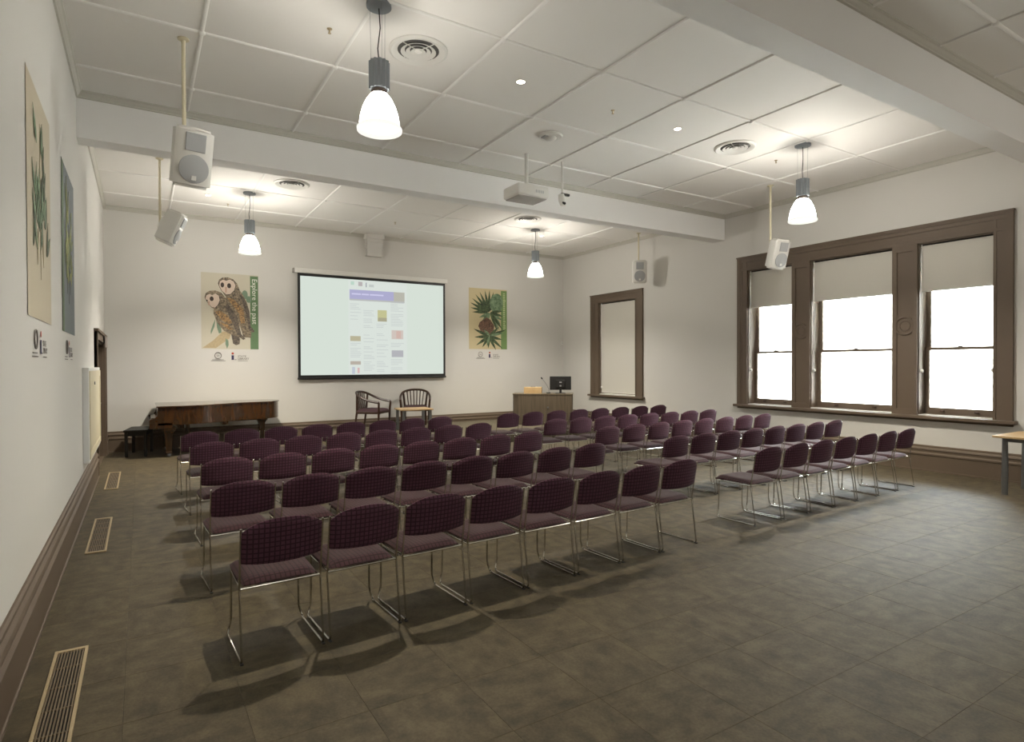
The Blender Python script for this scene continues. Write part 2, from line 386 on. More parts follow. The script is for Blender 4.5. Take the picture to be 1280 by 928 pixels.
# ------------------------------------------------------------------ windows
def window_unit(root, openings, y0, y1, z0, z1, bw, pil):
    x = XR
    # casing: head and outer sides, stepped mouldings
    oy0, oy1 = min(o[0] for o in openings), max(o[1] for o in openings); oz0, oz1 = openings[0][2], openings[0][3]
    h = boxes([(x-.047, x, y0, y1, z1-.05, z1), (x-.057, x, y0-.01, y1+.01, z1-.02, z1+.005), (x-.0385, x, y0+.03, y1-.03, z1-.11, z1-.052), (x-.029, x, y0+.05, y1-.05, oz1+.05, z1-.112), (x-.0365, x, y0+.05, y1-.05, oz1, oz1+.048)])
    obj('casing_head', h, M_TRIM, root)
    for s, (ya, yb) in enumerate(((y0, oy0), (oy1, y1))):
        a, b = ya, yb; w = b-a
        if s == 0: l = [(a, a+.3*w, .045), (a+.3*w, a+.5*w, .035), (a+.5*w, b-.15*w, .026), (b-.15*w, b, .034)]
        else: l = [(b-.3*w, b, .045), (b-.5*w, b-.3*w, .035), (a+.15*w, b-.5*w, .026), (a, a+.15*w, .034)]
        obj('casing_side', boxes([(x-t, x, p, q, z0, z1-.05) for p, q, t in l]), M_TRIM, root)
    obj('sill', bevel(boxes([(x-.11, x+.30, y0-.05, y1+.05, z0-.035, z0+.012)]), .006), M_TRIM, root)
    obj('sill_apron', boxes([(x-.03, x, y0, y1, z0-.07, z0-.035)]), M_TRIM, root)
    for ya, yb in pil:
        p = obj('pilaster', boxes([(x-.034, x+.012, ya, ya+.07, z0, oz1), (x-.034, x+.012, yb-.07, yb, z0, oz1), (x-.016, x+.012, ya+.07, yb-.07, z0+.1, oz1-.1), (x-.034, x+.012, ya+.07, yb-.07, z0, z0+.1), (x-.034, x+.012, ya+.07, yb-.07, oz1-.1, oz1)]), M_TRIM, root)
        cy = (ya+yb)/2; zc = 2.24
        bm = bmesh.new(); R = (yb-ya)/2-.045
        add_tube(bm, [(x-.022, cy+R*math.cos(2*PI*k/28), zc+R*math.sin(2*PI*k/28)) for k in range(28)], .016, 6, closed=True)
        add_tube(bm, [(x-.02, cy+R*.55*math.cos(2*PI*k/20), zc+R*.55*math.sin(2*PI*k/20)) for k in range(20)], .010, 6, closed=True)
        obj('roundel', bm, M_TRIM, p, True)
    for (a, b, c, d) in openings:
        obj('jamb', boxes([(x, x+.34, a, a+.014, c, d), (x, x+.34, b-.014, b, c, d), (x, x+.34, a, b, d-.014, d), (x+.15, x+.34, a, b, c-.02, c+.014)]), M_TRIM, root)
        mid = 1.875; sw = .062
        for nm, zz0, zz1, xx in (('sash', mid-.022, d-.014, x+.235), ('sash', c+.014, mid+.022, x+.185)):
            bot = .09 if zz0 < 1 else .044
            s = obj(nm, boxes([(xx, xx+.045, a+.014, a+.014+sw, zz0, zz1), (xx, xx+.045, b-.014-sw, b-.014, zz0, zz1), (xx, xx+.045, a+.014+sw, b-.014-sw, zz0, zz0+bot), (xx, xx+.045, a+.014+sw, b-.014-sw, zz1-.044, zz1)]), M_TRIM, root)
            obj('pane', box(xx+.018, xx+.024, a+.014+sw, b-.014-sw, zz0+bot, zz1-.044), M_GLASS, s)
            if zz0 < 1:
                w = b-a
                for q in (a+w*.27, b-w*.27): obj('sash_lift', bevel(box(xx-.03, xx, q-.03, q+.03, zz0+.03, zz0+.055), .006), M_DKWOOD, s)
            else: pass
        obj('sash_catch', bevel(box(x+.175, x+.235, (a+b)/2-.03, (a+b)/2+.03, mid+.022, mid+.04), .005), M_STEEL, root)
w1 = sroot('window_1', 'triple sash window in a taupe carved frame'); window_unit(w1, OPEN, 3.39, 7.885, .835, 3.775, .25, [(6.345, 6.70), (4.594, 4.96)])
w2 = sroot('window_2', 'single tall window with its blind fully drawn'); window_unit(w2, [SMALL], 10.57, 12.52, .85, 3.47, .25, [])

def blind(y0, y1, ztop, zbot, label, chains):
    t = thing('roller_blind', label, 'blind', (XR+.06, (y0+y1)/2, ztop), 0, 'roller blinds in the window openings')
    w = (y1-y0)/2
    obj('roller', tube([(.02, -w, 0), (.02, w, 0)], .022, 12), M_DARK, t, True)
    for s in (-1, 1): obj('bracket', bevel(box(-.02, .05, s*w-.012 if s < 0 else s*w, s*w if s < 0 else s*w+.012, -.035, .035), .006), M_WHITEPL, t)
    fb = boxes([(-.003, -.0015, -w+.004, w+.010, zbot-ztop, -.01)])
    obj('blind_fabric', fb, M_BLIND, t)
    obj('bottom_bar', bevel(box(-.012, .006, -w+.004, w+.010, zbot-ztop-.022, zbot-ztop), .004), M_BLIND, t)
    for s, zl in chains:
        c = obj('pull_chain', tube([(-.015, s*(w-.004), -.02), (-.015, s*(w-.004), zl-ztop)], .0035, 6), M_WHITEPL, t)
        obj('chain_weight', lathe([(.006, .03), (.022, .018), (.026, 0), (.022, -.018), (.006, -.03)], 10, (-.015, s*(w-.004), zl-ztop)), M_WHITEPL, c, True)
blind(6.735, 7.628, 3.475, 2.775, 'half drawn blind in the narrow window nearest the screen', [(1, 1.53)])
blind(4.99, 6.313, 3.475, 2.785, 'half drawn blind in the wide middle window', [(1, 1.53)])
blind(3.642, 4.562, 3.475, 2.775, 'half drawn blind in the rightmost narrow window', [(1, 1.53), (-1, 1.55)])
blind(10.865, 12.165, 3.235, .93, 'pale roller blind drawn all the way down in single window', [(1, 1.05)])

# ------------------------------------------------------------------ outside
bld = thing('stone_building', 'pale stone building seen overexposed through the windows', 'building', (27, 8, -.6))
obj('facade', box(0, 2, -26, 26, 0, 10.5), M_STONE, bld)
M_BWIN = mat('far_window_dark', (120, 122, 124), .4)
for fz in (3.2, 7.0):
    for k in range(-9, 9):
        for d in (-.18, .18):
            yy = k*2.05+.35+d
            f = obj('window', boxes([(-.03, .02, yy-.15, yy+.15, fz, fz+1.5)]), M_STONE, bld)
            obj('pane', box(-.035, -.031, yy-.095, yy+.095, fz+.05, fz+1.45), M_BWIN, f)
struct(obj('pavement', box(XR+.36, 27, -30, 40, -.8, -.6), mat('pavement_stone', (222, 219, 212), .9, var=.05)), 'pale street paving outside the windows')

# ------------------------------------------------------------------ door in left wall
dr = sroot('door_1', 'dark taupe double door in the poster wall')
x = XL
obj('casing', boxes([(x, x+.035, 10.78, 11.0, 0, 2.2), (x, x+.05, 10.78, 10.86, 0, 2.2), (x, x+.035, 13.25, 13.47, 0, 2.2), (x, x+.05, 13.39, 13.47, 0, 2.2), (x, x+.035, 11.0, 13.25, 2.06, 2.2), (x, x+.06, 10.75, 13.50, 2.17, 2.21)]), M_TRIM, dr)
obj('frame', boxes([(x-.34, x, 11.0, 11.03, 0, 2.06), (x-.34, x, 13.22, 13.25, 0, 2.06), (x-.34, x, 11.03, 13.22, 2.03, 2.06)]), M_TRIM, dr)
for a, b in ((11.035, 12.12), (12.13, 13.215)):
    d = obj('door_leaf', boxes([(x-.12, x-.08, a, b, .01, 2.03), (x-.08, x-.07, a, a+.12, .01, 2.03), (x-.08, x-.07, b-.12, b, .01, 2.03), (x-.08, x-.07, a+.12, b-.12, .01, .25), (x-.08, x-.07, a+.12, b-.12, .95, 1.1), (x-.08, x-.07, a+.12, b-.12, 1.9, 2.03)]), M_TRIM, dr)
    e = b-.07 if a < 11.5 else a+.07
    obj('door_handle', tube(fillet([(x-.07, e, 1.02), (x-.0, e, 1.02), (x-.0, e+(-.12 if a < 11.5 else .12), 1.02)], .02), .011, 8), M_STEEL, d, True)
obj('threshold_light_seal', box(x-.35, x, 11.0, 13.25, -.02, .004), M_TRIM, dr)  # doorway floor strip, added to stop light leaking under the leaves
obj('light_block_panel', box(x-.345, x-.30, 11.0, 13.25, -.02, 2.06), M_TRIM, dr)  # unseen full-height panel added behind the leaves to block outside light
sg = tag(obj('door_notice', boxes([(XL+.06, XL+.075, 12.6, 13.2, 1.98, 2.17)]), mat('notice_plate', (158, 148, 142), .6)), 'small pale notice plate over the dark door', 'sign')

# ------------------------------------------------------------------ white wall cabinet beside door
cbn = thing('wall_cabinet', 'shallow white cabinet fixed to wall beside the dark door', 'cabinet', (XL, 9.72, .50))
obj('cabinet_body', bevel(box(0, .065, -1.1, 1.1, 0, 1.13), .006), mat('cabinet_white', (228, 229, 228), .5, var=.01), cbn)
dp = obj('cabinet_door', boxes([(.065, .075, -1.06, 1.06, .04, .12), (.065, .075, -1.06, 1.06, 1.01, 1.09), (.065, .075, -1.06, -.98, .12, 1.01), (.065, .075, .98, 1.06, .12, 1.01), (.063, .068, -.98, .98, .12, 1.01)]), M_CREAM, cbn)
obj('lock', lathe([(.02, 0), (.02, .01)], 12, (0, 0, 0)), M_STEEL, dp).matrix_local = Matrix.Translation((.075, -.3, .93)) @ Matrix.Rotation(PI/2, 4, 'Y')

# ------------------------------------------------------------------ floor vents
def vent(y0, y1, label):
    t = thing('floor_vent', label, 'vent', (-.352, (y0+y1)/2, 0), 0, 'floor air vents along the poster wall')
    M = mat('vent_metal', (176, 158, 126), .5, .2); h = (y1-y0)/2; w = .079
    obj('pit_shade_plate', box(-w+.012, w-.012, -h+.03, h-.03, .0005, .002), M_DARK, t)  # flat dark plate on the floor, painted as the shade of a pit
    obj('frame', bevel(boxes([(-w, -w+.016, -h, h, 0, .012), (w-.016, w, -h, h, 0, .012), (-w+.016, w-.016, -h, -h+.03, 0, .012), (-w+.016, w-.016, h-.03, h, 0, .012)]), .0015, 1), M, t)
    n = 9; sp = (2*w-.032)/n
    sm = None
    for k in range(n):
        xx = -w+.016+sp*(k+.5)
        if sm is None: sm = mesh('slat', box(-.0033, .0033, -h+.03, h-.03, .002, .010), mat('vent_slat', (120, 106, 86), .5, .2))
        o = link('slat', sm, t); o.location.x = xx
    nc = 6
    cm = mesh('cross_bar', box(-w+.016, w-.016, -.003, .003, .002, .0085), mat('vent_slat', (120, 106, 86), .5, .2))
    for k in range(1, nc): o = link('cross_bar', cm, t); o.location.y = -h+2*h*k/nc
vent(2.86, 4.29, 'long slatted floor vent nearest the viewer beside the skirting')
vent(6.41, 7.81, 'middle slatted floor vent beside the skirting')
vent(9.60, 11.09, 'farthest slatted floor vent near the dark door')

# ------------------------------------------------------------------ stacking chairs
def make_chair():
    t = thing('stacking_chair', 'x', 'chair', group='purple conference chairs in rows')
    def yp(z): return .055+(.745-.0-z)*0 + (-.060)*(z-.405)/.343
    def back(u, v):
        au = abs(u); zt = .728+.072*(1-au**2.4)**.8; zb = .550-.012*(1-au**3)
        z = zb+(zt-zb)*(v+1)/2; y = yp(z)-.040*(1-u*u)
        e = max(0, (1-au**8))**.5*max(0, (1-abs(v)**8))**.5; th = .004+.017*e
        return (u*.2195, y+th, z), (u*.2195, y-th, z)
    obj('backrest', pad(18, 10, back), M_BACKF, t, True)
    def seat(u, v):
        k = .22; xx = .212*u*math.sqrt(1-k*v*v*.5); yy = .285+.232*v*math.sqrt(1-k*u*u*.5)
        e = max(0, 1-abs(u)**6)**.5*max(0, 1-abs(v)**6)**.5
        zb = .413-.010*max(0, v-.6)/.4
        return (xx, yy, zb+.010+.036*e-.008*(1-u*u)*(1-v*v)+.006*v), (xx, yy, zb-.004*e)
    obj('seat', pad(16, 16, seat), M_SEATF, t, True)
    for s in (-1, 1):
        bm = bmesh.new()
        add_tube(bm, fillet([(s*.2235, -.006, .752), (s*.2235, .055, .405), (s*.224, .0, .008), (s*.224, .455, .008), (s*.202, .462, .085), (s*.200, .455, .398), (s*.203, .42, .400), (s*.215, .055, .400)], .03, 4), .0062, 7)
        obj('side_frame', bm, M_CHROME, t, True)
        obj('foot_glide', bevel(box(s*.224-.009, s*.224+.009, -.008, .02, 0, .008), .002, 1), M_BLACKPL, t)
    obj('rear_rail', tube([(-.221, .056, .402), (.221, .056, .402)], .0065, 7), M_CHROME, t, True)
    obj('front_rail', tube([(-.2, .44, .400), (.2, .44, .400)], .006, 7), M_CHROME, t, True)
    return t
ORD = ['first', 'second', 'third', 'fourth', 'fifth', 'sixth', 'seventh', 'eighth']
ROWN = ['row nearest the viewer', 'second nearest row', 'middle row', 'second farthest row', 'row nearest the screen']
LROWS = [(.460, .4895, 3.542, .0560), (.425, .5000, 4.795, .068), (.462, .5015, 6.105, .064), (.455, .5060, 7.44, .072), (.430, .509, 8.70, .088)]
RROWS = [(5.282, .505, 3.853, .032, 7), (5.222, .497, 5.055, .026, 8), (5.262, .513, 6.335, .038, 8), (5.325, .506, 7.655, .0, 8), (5.29, .530, 9.025, .01, 8)]
ch = make_chair(); first = True
def put(x, y, rz, label):
    global first
    rz += random.uniform(-.012, .012)
    if first:
        ch.location = (x, y, 0); ch.rotation_euler.z = rz; ch['label'] = label; first = False
    else: dup(ch, (x, y, 0), rz, label)
for r, (x0, p, y0, sl) in enumerate(LROWS):
    for i in range(8):
        x = x0+.222+p*i
        put(x, y0+sl*x, math.atan(sl), 'purple chair, %s from left, left block, %s' % (ORD[i], ROWN[r]))
for r, (x0, p, y0, sl, n) in enumerate(RROWS):
    for i in range(n):
        x = x0+.224+p*i
        put(x, y0+sl*(x-5.28), math.atan(sl), 'purple chair, %s from left, right block, %s' % (ORD[i], ROWN[r]))

# ------------------------------------------------------------------ grand piano + bench
pn = thing('grand_piano', 'polished brown wooden grand piano with closed lid by far wall', 'piano', (.12, 12.36, 0))
def plan(off=0.0):
    P = [(.13-off, -off), (.55, -off), (.85, .03-off), (1.15, .20-off), (1.42, .37-off), (1.65, .44-off), (1.85, .46-off), (2.05, .48-off), (2.22+off*.6, .60-off*.6), (2.32+off, .84), (2.33+off, 1.0), (2.27+off*.7, 1.16+off*.7), (2.1, 1.27+off), (1.8, 1.31+off), (.13-off, 1.31+off)]
    # smooth by Chaikin, keep the two keyboard corners
    for _ in range(2):
        Q = [P[0]]
        for a, b in zip(P, P[1:]): Q += [(a[0]*.75+b[0]*.25, a[1]*.75+b[1]*.25), (a[0]*.25+b[0]*.75, a[1]*.25+b[1]*.75)]
        Q.append(P[-1]); P = Q
    return P
obj('case', prism(plan(), .585, .905), M_MAHOG, pn, True)
obj('lid', prism(plan(.02), .907, .928), M_MAHOGL, pn, True)
kb = obj('keybed', bevel(boxes([(0, .36, 0, 1.31, .525, .63)]), .008), M_MAHOG, pn)
chk = [(0, .62), (0, .69), (.03, .705), (.085, .72), (.115, .76), (.125, .82), (.128, .903), (.128, .62)]
for yy in (-.004, 1.249):
    b = prism(chk, 0, .065)
    o = obj('cheek', b, M_MAHOG, pn, True); o.matrix_local = Matrix.Translation((0, yy+.065, 0)) @ Matrix.Rotation(PI/2, 4, 'X')
obj('fallboard', bevel(box(.03, .13, .065, 1.245, .63, .72), .01), M_MAHOG, pn)
LEG = [(.075, .60), (.085, .56), (.06, .53), (.058, .50), (.040, .10), (.036, .075)]
def sqleg(x, y, top=.62):
    bm = bmesh.new(); prof = [(.11, top), (.105, top-.05), (.075, top-.09), (.062, top-.12), (.044, .10), (.050, .09), (.050, .07)]
    rings = [[bm.verts.new((x+sx*e, y+sy*e, z)) for sx, sy in ((-1, -1), (1, -1), (1, 1), (-1, 1))] for e, z in prof]
    for a, c in zip(rings, rings[1:]):
        for k in range(4): bm.faces.new((a[k], a[(k+1) % 4], c[(k+1) % 4], c[k]))
    bm.faces.new(rings[0]); bm.faces.new(rings[-1][::-1]); return bm
for (lx, ly, tp) in ((.30, .12, .54), (.30, 1.19, .54), (2.0, .95, .585)):
    l = obj('leg', sqleg(lx, ly, tp), M_MAHOG, pn)
    obj('caster', lathe([(.018, -.02), (.034, -.012), (.034, .012), (.018, .02)], 12), M_STEEL, l, True).matrix_local = Matrix.Translation((lx, ly, .035)) @ Matrix.Rotation(PI/2, 4, 'X')
ly = obj('lyre', boxes([(.60, .66, .52, .56, .14, .59), (.60, .66, .72, .76, .14, .59), (.58, .70, .48, .80, .08, .14)]), M_MAHOG, pn)
M_BRASS = mat('brass', (190, 176, 150), .4, .8)
for q in (.56, .64, .72): obj('pedal', bevel(box(.48, .58, q-.012, q+.012, .085, .095), .003), M_BRASS, ly)
obj('underframe', boxes([(.45, .55, .1, 1.2, .51, .585), (1.2, 1.3, .3, 1.25, .52, .585), (.55, 1.9, .9, 1.0, .53, .585)]), M_MAHOG, pn)
bn = thing('piano_bench', 'small black rectangular piano bench left of the piano', 'bench', (-.03, 13.17, 0), math.radians(-9))
obj('bench_top', bevel(box(-.19, .19, -.40, .36, .455, .49), .008), M_BLACKWD, bn)
obj('apron', boxes([(-.16, .16, -.36, -.34, .38, .455), (-.16, .16, .30, .32, .38, .455), (-.16, -.14, -.34, .30, .38, .455), (.14, .16, -.34, .30, .38, .455)]), M_BLACKWD, bn)
for a in (-1, 1):
    for b in (-.355, .315): obj('leg', bevel(box(a*.15-.024, a*.15+.024, b-.024, b+.024, 0, .455), .004), M_BLACKWD, bn)

# ------------------------------------------------------------------ armchairs, coffee table
def armchair(loc, rz, label):
    t = thing('armchair', label, 'armchair', loc, rz, 'wooden tub armchairs on the platform')
    ZT = .86
    # faces -y; front posts at y=-.29, back rail at y=+.26
    path = [(-.335, -.30, .63), (-.345, -.1, .66), (-.345, .08, .72), (-.30, .22, .80), (-.17, .305, .85), (0, .325, ZT), (.17, .305, .85), (.30, .22, .80), (.345, .08, .72), (.345, -.1, .66), (.335, -.30, .63)]
    obj('top_rail', tube(fillet(path, .08, 3), .026, 8), M_DKWOOD, t, True)
    for s in (-1, 1):
        obj('front_leg', tube([(s*.30, -.28, 0), (s*.315, -.285, .42), (s*.335, -.30, .63)], [.019, .026, .023], 8), M_DKWOOD, t, True)
        obj('rear_leg', tube([(s*.25, .31, 0), (s*.24, .25, .42), (s*.285, .232, .80)], [.019, .026, .022], 8), M_DKWOOD, t, True)
    for k in range(6):
        u = -1+2*k/5; x = .19*u
        obj('back_slat', tube([(x*.85, .245, .49), (x*1.05, .305-.02*u*u, .85-.02*u*u)], .0135, 6), M_DKWOOD, t, True)
    obj('back_rail', tube(fillet([(-.24, .235, .48), (0, .262, .48), (.24, .235, .48)], .1), .017, 6), M_DKWOOD, t, True)
    obj('seat_frame', bevel(boxes([(-.30, .30, -.29, .25, .38, .43)]), .01), M_DKWOOD, t)
    def st(u, v):
        e = max(0, 1-abs(u)**6)**.5*max(0, 1-abs(v)**6)**.5
        return (.30*u, -.02+.28*v, .435+.055*e), (.30*u, -.02+.28*v, .43)
    obj('seat_cushion', pad(12, 12, st), mat('dark_maroon_upholstery', (62, 38, 44), .9, var=.15, scale=120), t, True)
armchair((4.38, 13.0, .2), math.radians(48), 'dark wooden armchair turned sideways facing the coffee table')
armchair((5.50, 13.22, .2), math.radians(-23), 'dark wooden armchair facing the audience behind coffee table')
ct = thing('coffee_table', 'square coffee table with pale beech top between the armchairs', 'table', (5.17, 12.52, .2), math.radians(-6))
obj('table_top', bevel(box(-.36, .36, -.32, .32, .455, .485), .005), M_BEECH, ct)
for a in (-1, 1):
    for b in (-1, 1): obj('leg', bevel(box(a*.30-.028, a*.30+.028, b*.26-.028, b*.26+.028, 0, .455), .004), M_STEEL, ct)

# ------------------------------------------------------------------ lectern desk and things on it
dc = (Vector((7.62, 12.29, 0))+Vector((8.75, 11.38, 0)))/2
da = math.atan2(11.38-12.29, 8.75-7.62)
back = Vector((-math.sin(da), math.cos(da), 0))
dk = thing('lectern_desk', 'grey oak presenter desk on the platform near the corner', 'desk', (dc+back*.31+Vector((0, 0, .2)))[:], da)
pl = [(-.735, -.20), (-.70, -.27), (-.60, -.31), (.725, -.31), (.725, .31), (-.735, .31)]
obj('desk_body', prism([(a*.985, b*.97) for a, b in pl], .0, .72), M_GREYWOOD, dk)
obj('desk_top', prism(pl, .72, .745), M_GREYWOOD, dk)
obj('front_panel', boxes([(-.58, .0, -.306, -.300, .03, .70), (.008, .70, -.306, -.300, .03, .70)]), M_GREYWOOD, dk)
lk = obj('lock', lathe([(.022, 0), (.022, .012), (.012, .014)], 14), M_STEEL, dk, True); lk.matrix_local = Matrix.Translation((.13, -.306, .42)) @ Matrix.Rotation(PI/2, 4, 'X')
def on_desk(u, v, z=.945): p = Matrix.Translation(dk.location) @ Matrix.Rotation(da, 4, 'Z') @ Vector((u, v, 0)); return (p.x, p.y, z)
mo = thing('computer_monitor', 'black computer monitor seen from behind on the presenter desk', 'monitor', on_desk(.42, .0), da+math.radians(4))
obj('base', bevel(box(-.12, .12, -.09, .09, 0, .014), .005), M_BLACKPL, mo)
obj('stand', bevel(box(-.028, .028, -.03, .0, .014, .24), .006), M_BLACKPL, mo)
sc_ = obj('screen_shell', bevel(box(-.26, .26, -.005, .035, .085, .415), .008), M_BLACKPL, mo)
obj('back_cover', bevel(box(-.11, .11, -.04, -.005, .14, .33), .012), M_BLACKPL, mo)
M_PALE = mat('pale_sticker', (170, 170, 172), .5)
obj('sticker', boxes([(-.03, .03, -.0415, -.04, .26, .285), (-.02, .02, -.0415, -.04, .17, .20)]), M_PALE, mo)
obj('display', box(-.245, .245, .035, .037, .10, .40), M_BLACKWD, mo)
wb = thing('wooden_box', 'pale wooden box on the presenter desk beside the microphone', 'box', on_desk(-.245, -.05), da)
obj('box_body', bevel(box(-.215, .215, -.13, .13, 0, .155), .004), M_BEECH, wb)
obj('lid_handle', bevel(box(-.06, .06, -.02, .02, .155, .172), .005), M_STEEL, wb)
mc = thing('gooseneck_microphone', 'thin gooseneck microphone on the presenter desk', 'microphone', on_desk(.14, -.03), da)
obj('base', bevel(box(-.06, .04, -.05, .05, 0, .025), .006), M_BLACKPL, mc)
obj('gooseneck', tube(fillet([(0, 0, .02), (0, 0, .10), (-.06, 0, .22), (-.165, 0, .36)], .05), .005, 6), M_STEEL, mc, True)
obj('capsule', lathe([(.006, 0), (.015, .005), (.017, .03), (.012, .05), (.004, .055)], 10), M_BLACKPL, mc, True).matrix_local = Matrix.Translation((-.16, 0, .35)) @ Matrix.Rotation(math.radians(-36), 4, 'Y')

# ------------------------------------------------------------------ side table at right edge
tb = thing('side_table', 'pale topped table with grey metal legs at the right edge', 'table', (9.08, 1.75, 0))
obj('table_top', bevel(box(0, .85, 0, 1.47, .715, .742), .004), M_BEECH, tb)
obj('apron_rail', boxes([(.10, .75, 1.36, 1.39, .665, .715), (.10, .13, .12, 1.36, .665, .715), (.72, .75, .12, 1.36, .665, .715), (.10, .75, .1, .13, .665, .715)]), M_STEEL, tb)
for a in (.115, .735):
    for b in (.12, 1.375): obj('leg', tube([(a, b, 0), (a, b, .2), (a+.006, b, .4), (a, b, .715)], [.034, .036, .034, .03], 12), M_STEEL, tb, True)

# ------------------------------------------------------------------ flat prints: posters and screen
def poly(pts, k, m, parent, name):
    bm = bmesh.new(); y0, y1 = -.0012*k, -.0012*k-.001
    A = [bm.verts.new((p[0], y0, p[1])) for p in pts]; B = [bm.verts.new((p[0], y1, p[1])) for p in pts]; n = len(pts)
    for i in range(n): bm.faces.new((A[i], A[(i+1) % n], B[(i+1) % n], B[i]))
    bm.faces.new(A); bm.faces.new(B[::-1]); return obj(name, bm, m, parent)
def polys(lst, k, m, parent, name):
    bm = bmesh.new(); y0, y1 = -.0012*k, -.0012*k-.001
    for i_, pts in enumerate(lst):
        y0 = -.0012*k-.0001*i_; y1 = y0-.001
        A = [bm.verts.new((p[0], y0, p[1])) for p in pts]; B = [bm.verts.new((p[0], y1, p[1])) for p in pts]; n = len(pts)
        for i in range(n): bm.faces.new((A[i], A[(i+1) % n], B[(i+1) % n], B[i]))
        bm.faces.new(A); bm.faces.new(B[::-1])
    return obj(name, bm, m, parent)
def rect(a, b, c, d): return [(a, c), (b, c), (b, d), (a, d)]
def ell(cx, cz, rx, rz, rot=0, n=20):
    r = math.radians(rot); return [(cx+rx*math.cos(t)*math.cos(r)-rz*math.sin(t)*math.sin(r), cz+rx*math.cos(t)*math.sin(r)+rz*math.sin(t)*math.cos(r)) for t in [2*PI*i/n for i in range(n)]]
def leaf(x0, z0, ang, ln, w, n=7):
    a = math.radians(ang); d = (math.cos(a), math.sin(a)); q = (-d[1], d[0]); L, R = [], []
    for i in range(n+1):
        t = i/n; s = w*math.sin(PI*min(1, t**.75))
        L.append((x0+d[0]*ln*t+q[0]*s, z0+d[1]*ln*t+q[1]*s)); R.append((x0+d[0]*ln*t-q[0]*s, z0+d[1]*ln*t-q[1]*s))
    return L[:-1]+R[1:][::-1][0:n-1] if False else L+R[1:-1][::-1]
def text(body, size, m, parent, name, loc, k, rot=0, align='LEFT'):
    cv = bpy.data.curves.new(name, 'FONT'); cv.body = body; cv.size = size; cv.extrude = .0004; cv.align_x = align; cv.resolution_u = 2
    tmp = bpy.data.objects.new('tmp', cv); C.objects.link(tmp)
    dg = bpy.context.evaluated_depsgraph_get(); me = bpy.data.meshes.new_from_object(tmp.evaluated_get(dg)); bpy.data.objects.remove(tmp); me.materials.clear(); me.materials.append(m)
    o = link(name, me, parent)
    o.matrix_local = Matrix.Translation((loc[0], -.0012*k-.0006, loc[1])) @ Matrix.Rotation(math.radians(-rot), 4, 'Y') @ Matrix.Rotation(PI/2, 4, 'X')
    return o
P_ = lambda n, c, v=.06, s=20: mat('print_'+n, c, .7, var=v, scale=s)
INK = P_('ink', (104, 99, 94)); NAVY = P_('navy', (52, 46, 84)); RED = P_('red', (176, 72, 52)); WHITEP = P_('white', (226, 226, 216))
def speckle(name, c1, c2, sc):
    m = bpy.data.materials.new('print_'+name); m.use_nodes = True; N = m.node_tree.nodes; L = m.node_tree.links
    tc = N.new('ShaderNodeTexCoord'); v = N.new('ShaderNodeTexNoise'); v.inputs['Scale'].default_value = sc; v.inputs['Detail'].default_value = 5; v.inputs['Roughness'].default_value = .7
    r = N.new('ShaderNodeValToRGB'); r.color_ramp.elements[0].color = lin(c1); r.color_ramp.elements[1].color = lin(c2); r.color_ramp.elements[0].position = .38; r.color_ramp.elements[1].position = .62
    L.new(tc.outputs['Object'], v.inputs['Vector']); L.new(v.outputs['Fac'], r.inputs[0]); L.new(r.outputs[0], N['Principled BSDF'].inputs['Base Color']); N['Principled BSDF'].inputs['Roughness'].default_value = .7
    return m
SPECK = speckle('owl_feather', (74, 66, 58), (158, 142, 118), 26); OCHRE = speckle('owl_ochre', (88, 74, 58), (186, 146, 96), 30); OWLDK = speckle('owl_dark', (56, 52, 50), (120, 108, 94), 34); OWLRIM = P_('owl_rim', (64, 52, 46))
FACE = P_('owl_face', (206, 188, 172)); LEAFD = speckle('leaf_dark', (38, 50, 34), (82, 100, 66), 14); LEAFM = speckle('leaf_mid', (76, 100, 72), (128, 150, 118), 10); LEAFG = P_('leaf_greygreen', (116, 138, 116), .2, 20)
def logo(t, cx, z):
    """round crest, i-mark and words under a poster"""
    c = bmesh.new(); add_tube(c, [(cx-.30+.062*math.cos(2*PI*k/20), -.007, z+.03+.062*math.sin(2*PI*k/20)) for k in range(20)], .005, 4, closed=True); obj('crest_ring', c, INK, t)
    text('SA', .05, INK, t, 'crest_letters', (cx-.30, z+.012), 1, 0, 'CENTER')
    polys([rect(cx-.41, cx-.19, z-.062, z-.054), rect(cx-.43, cx-.16, z-.085, z-.077)], 1, INK, t, 'crest_lines')
    poly(rect(cx-.045, cx+.0, z-.06, z+.035), 1, NAVY, t, 'logo_stem'); poly(ell(cx-.022, z+.075, .024, .022), 1, RED, t, 'logo_dot')
    poly(rect(cx+.012, cx+.05, z-.06, z-.05), 1, INK, t, 'logo_dash')
    text('STATE', .058, INK, t, 'logo_words', (cx+.075, z-.005), 1); text('LIBRARY', .058, INK, t, 'logo_words', (cx+.075, z-.055), 1)
    polys([rect(cx+.08, cx+.27, z-.083, z-.077)], 1, INK, t, 'logo_line')
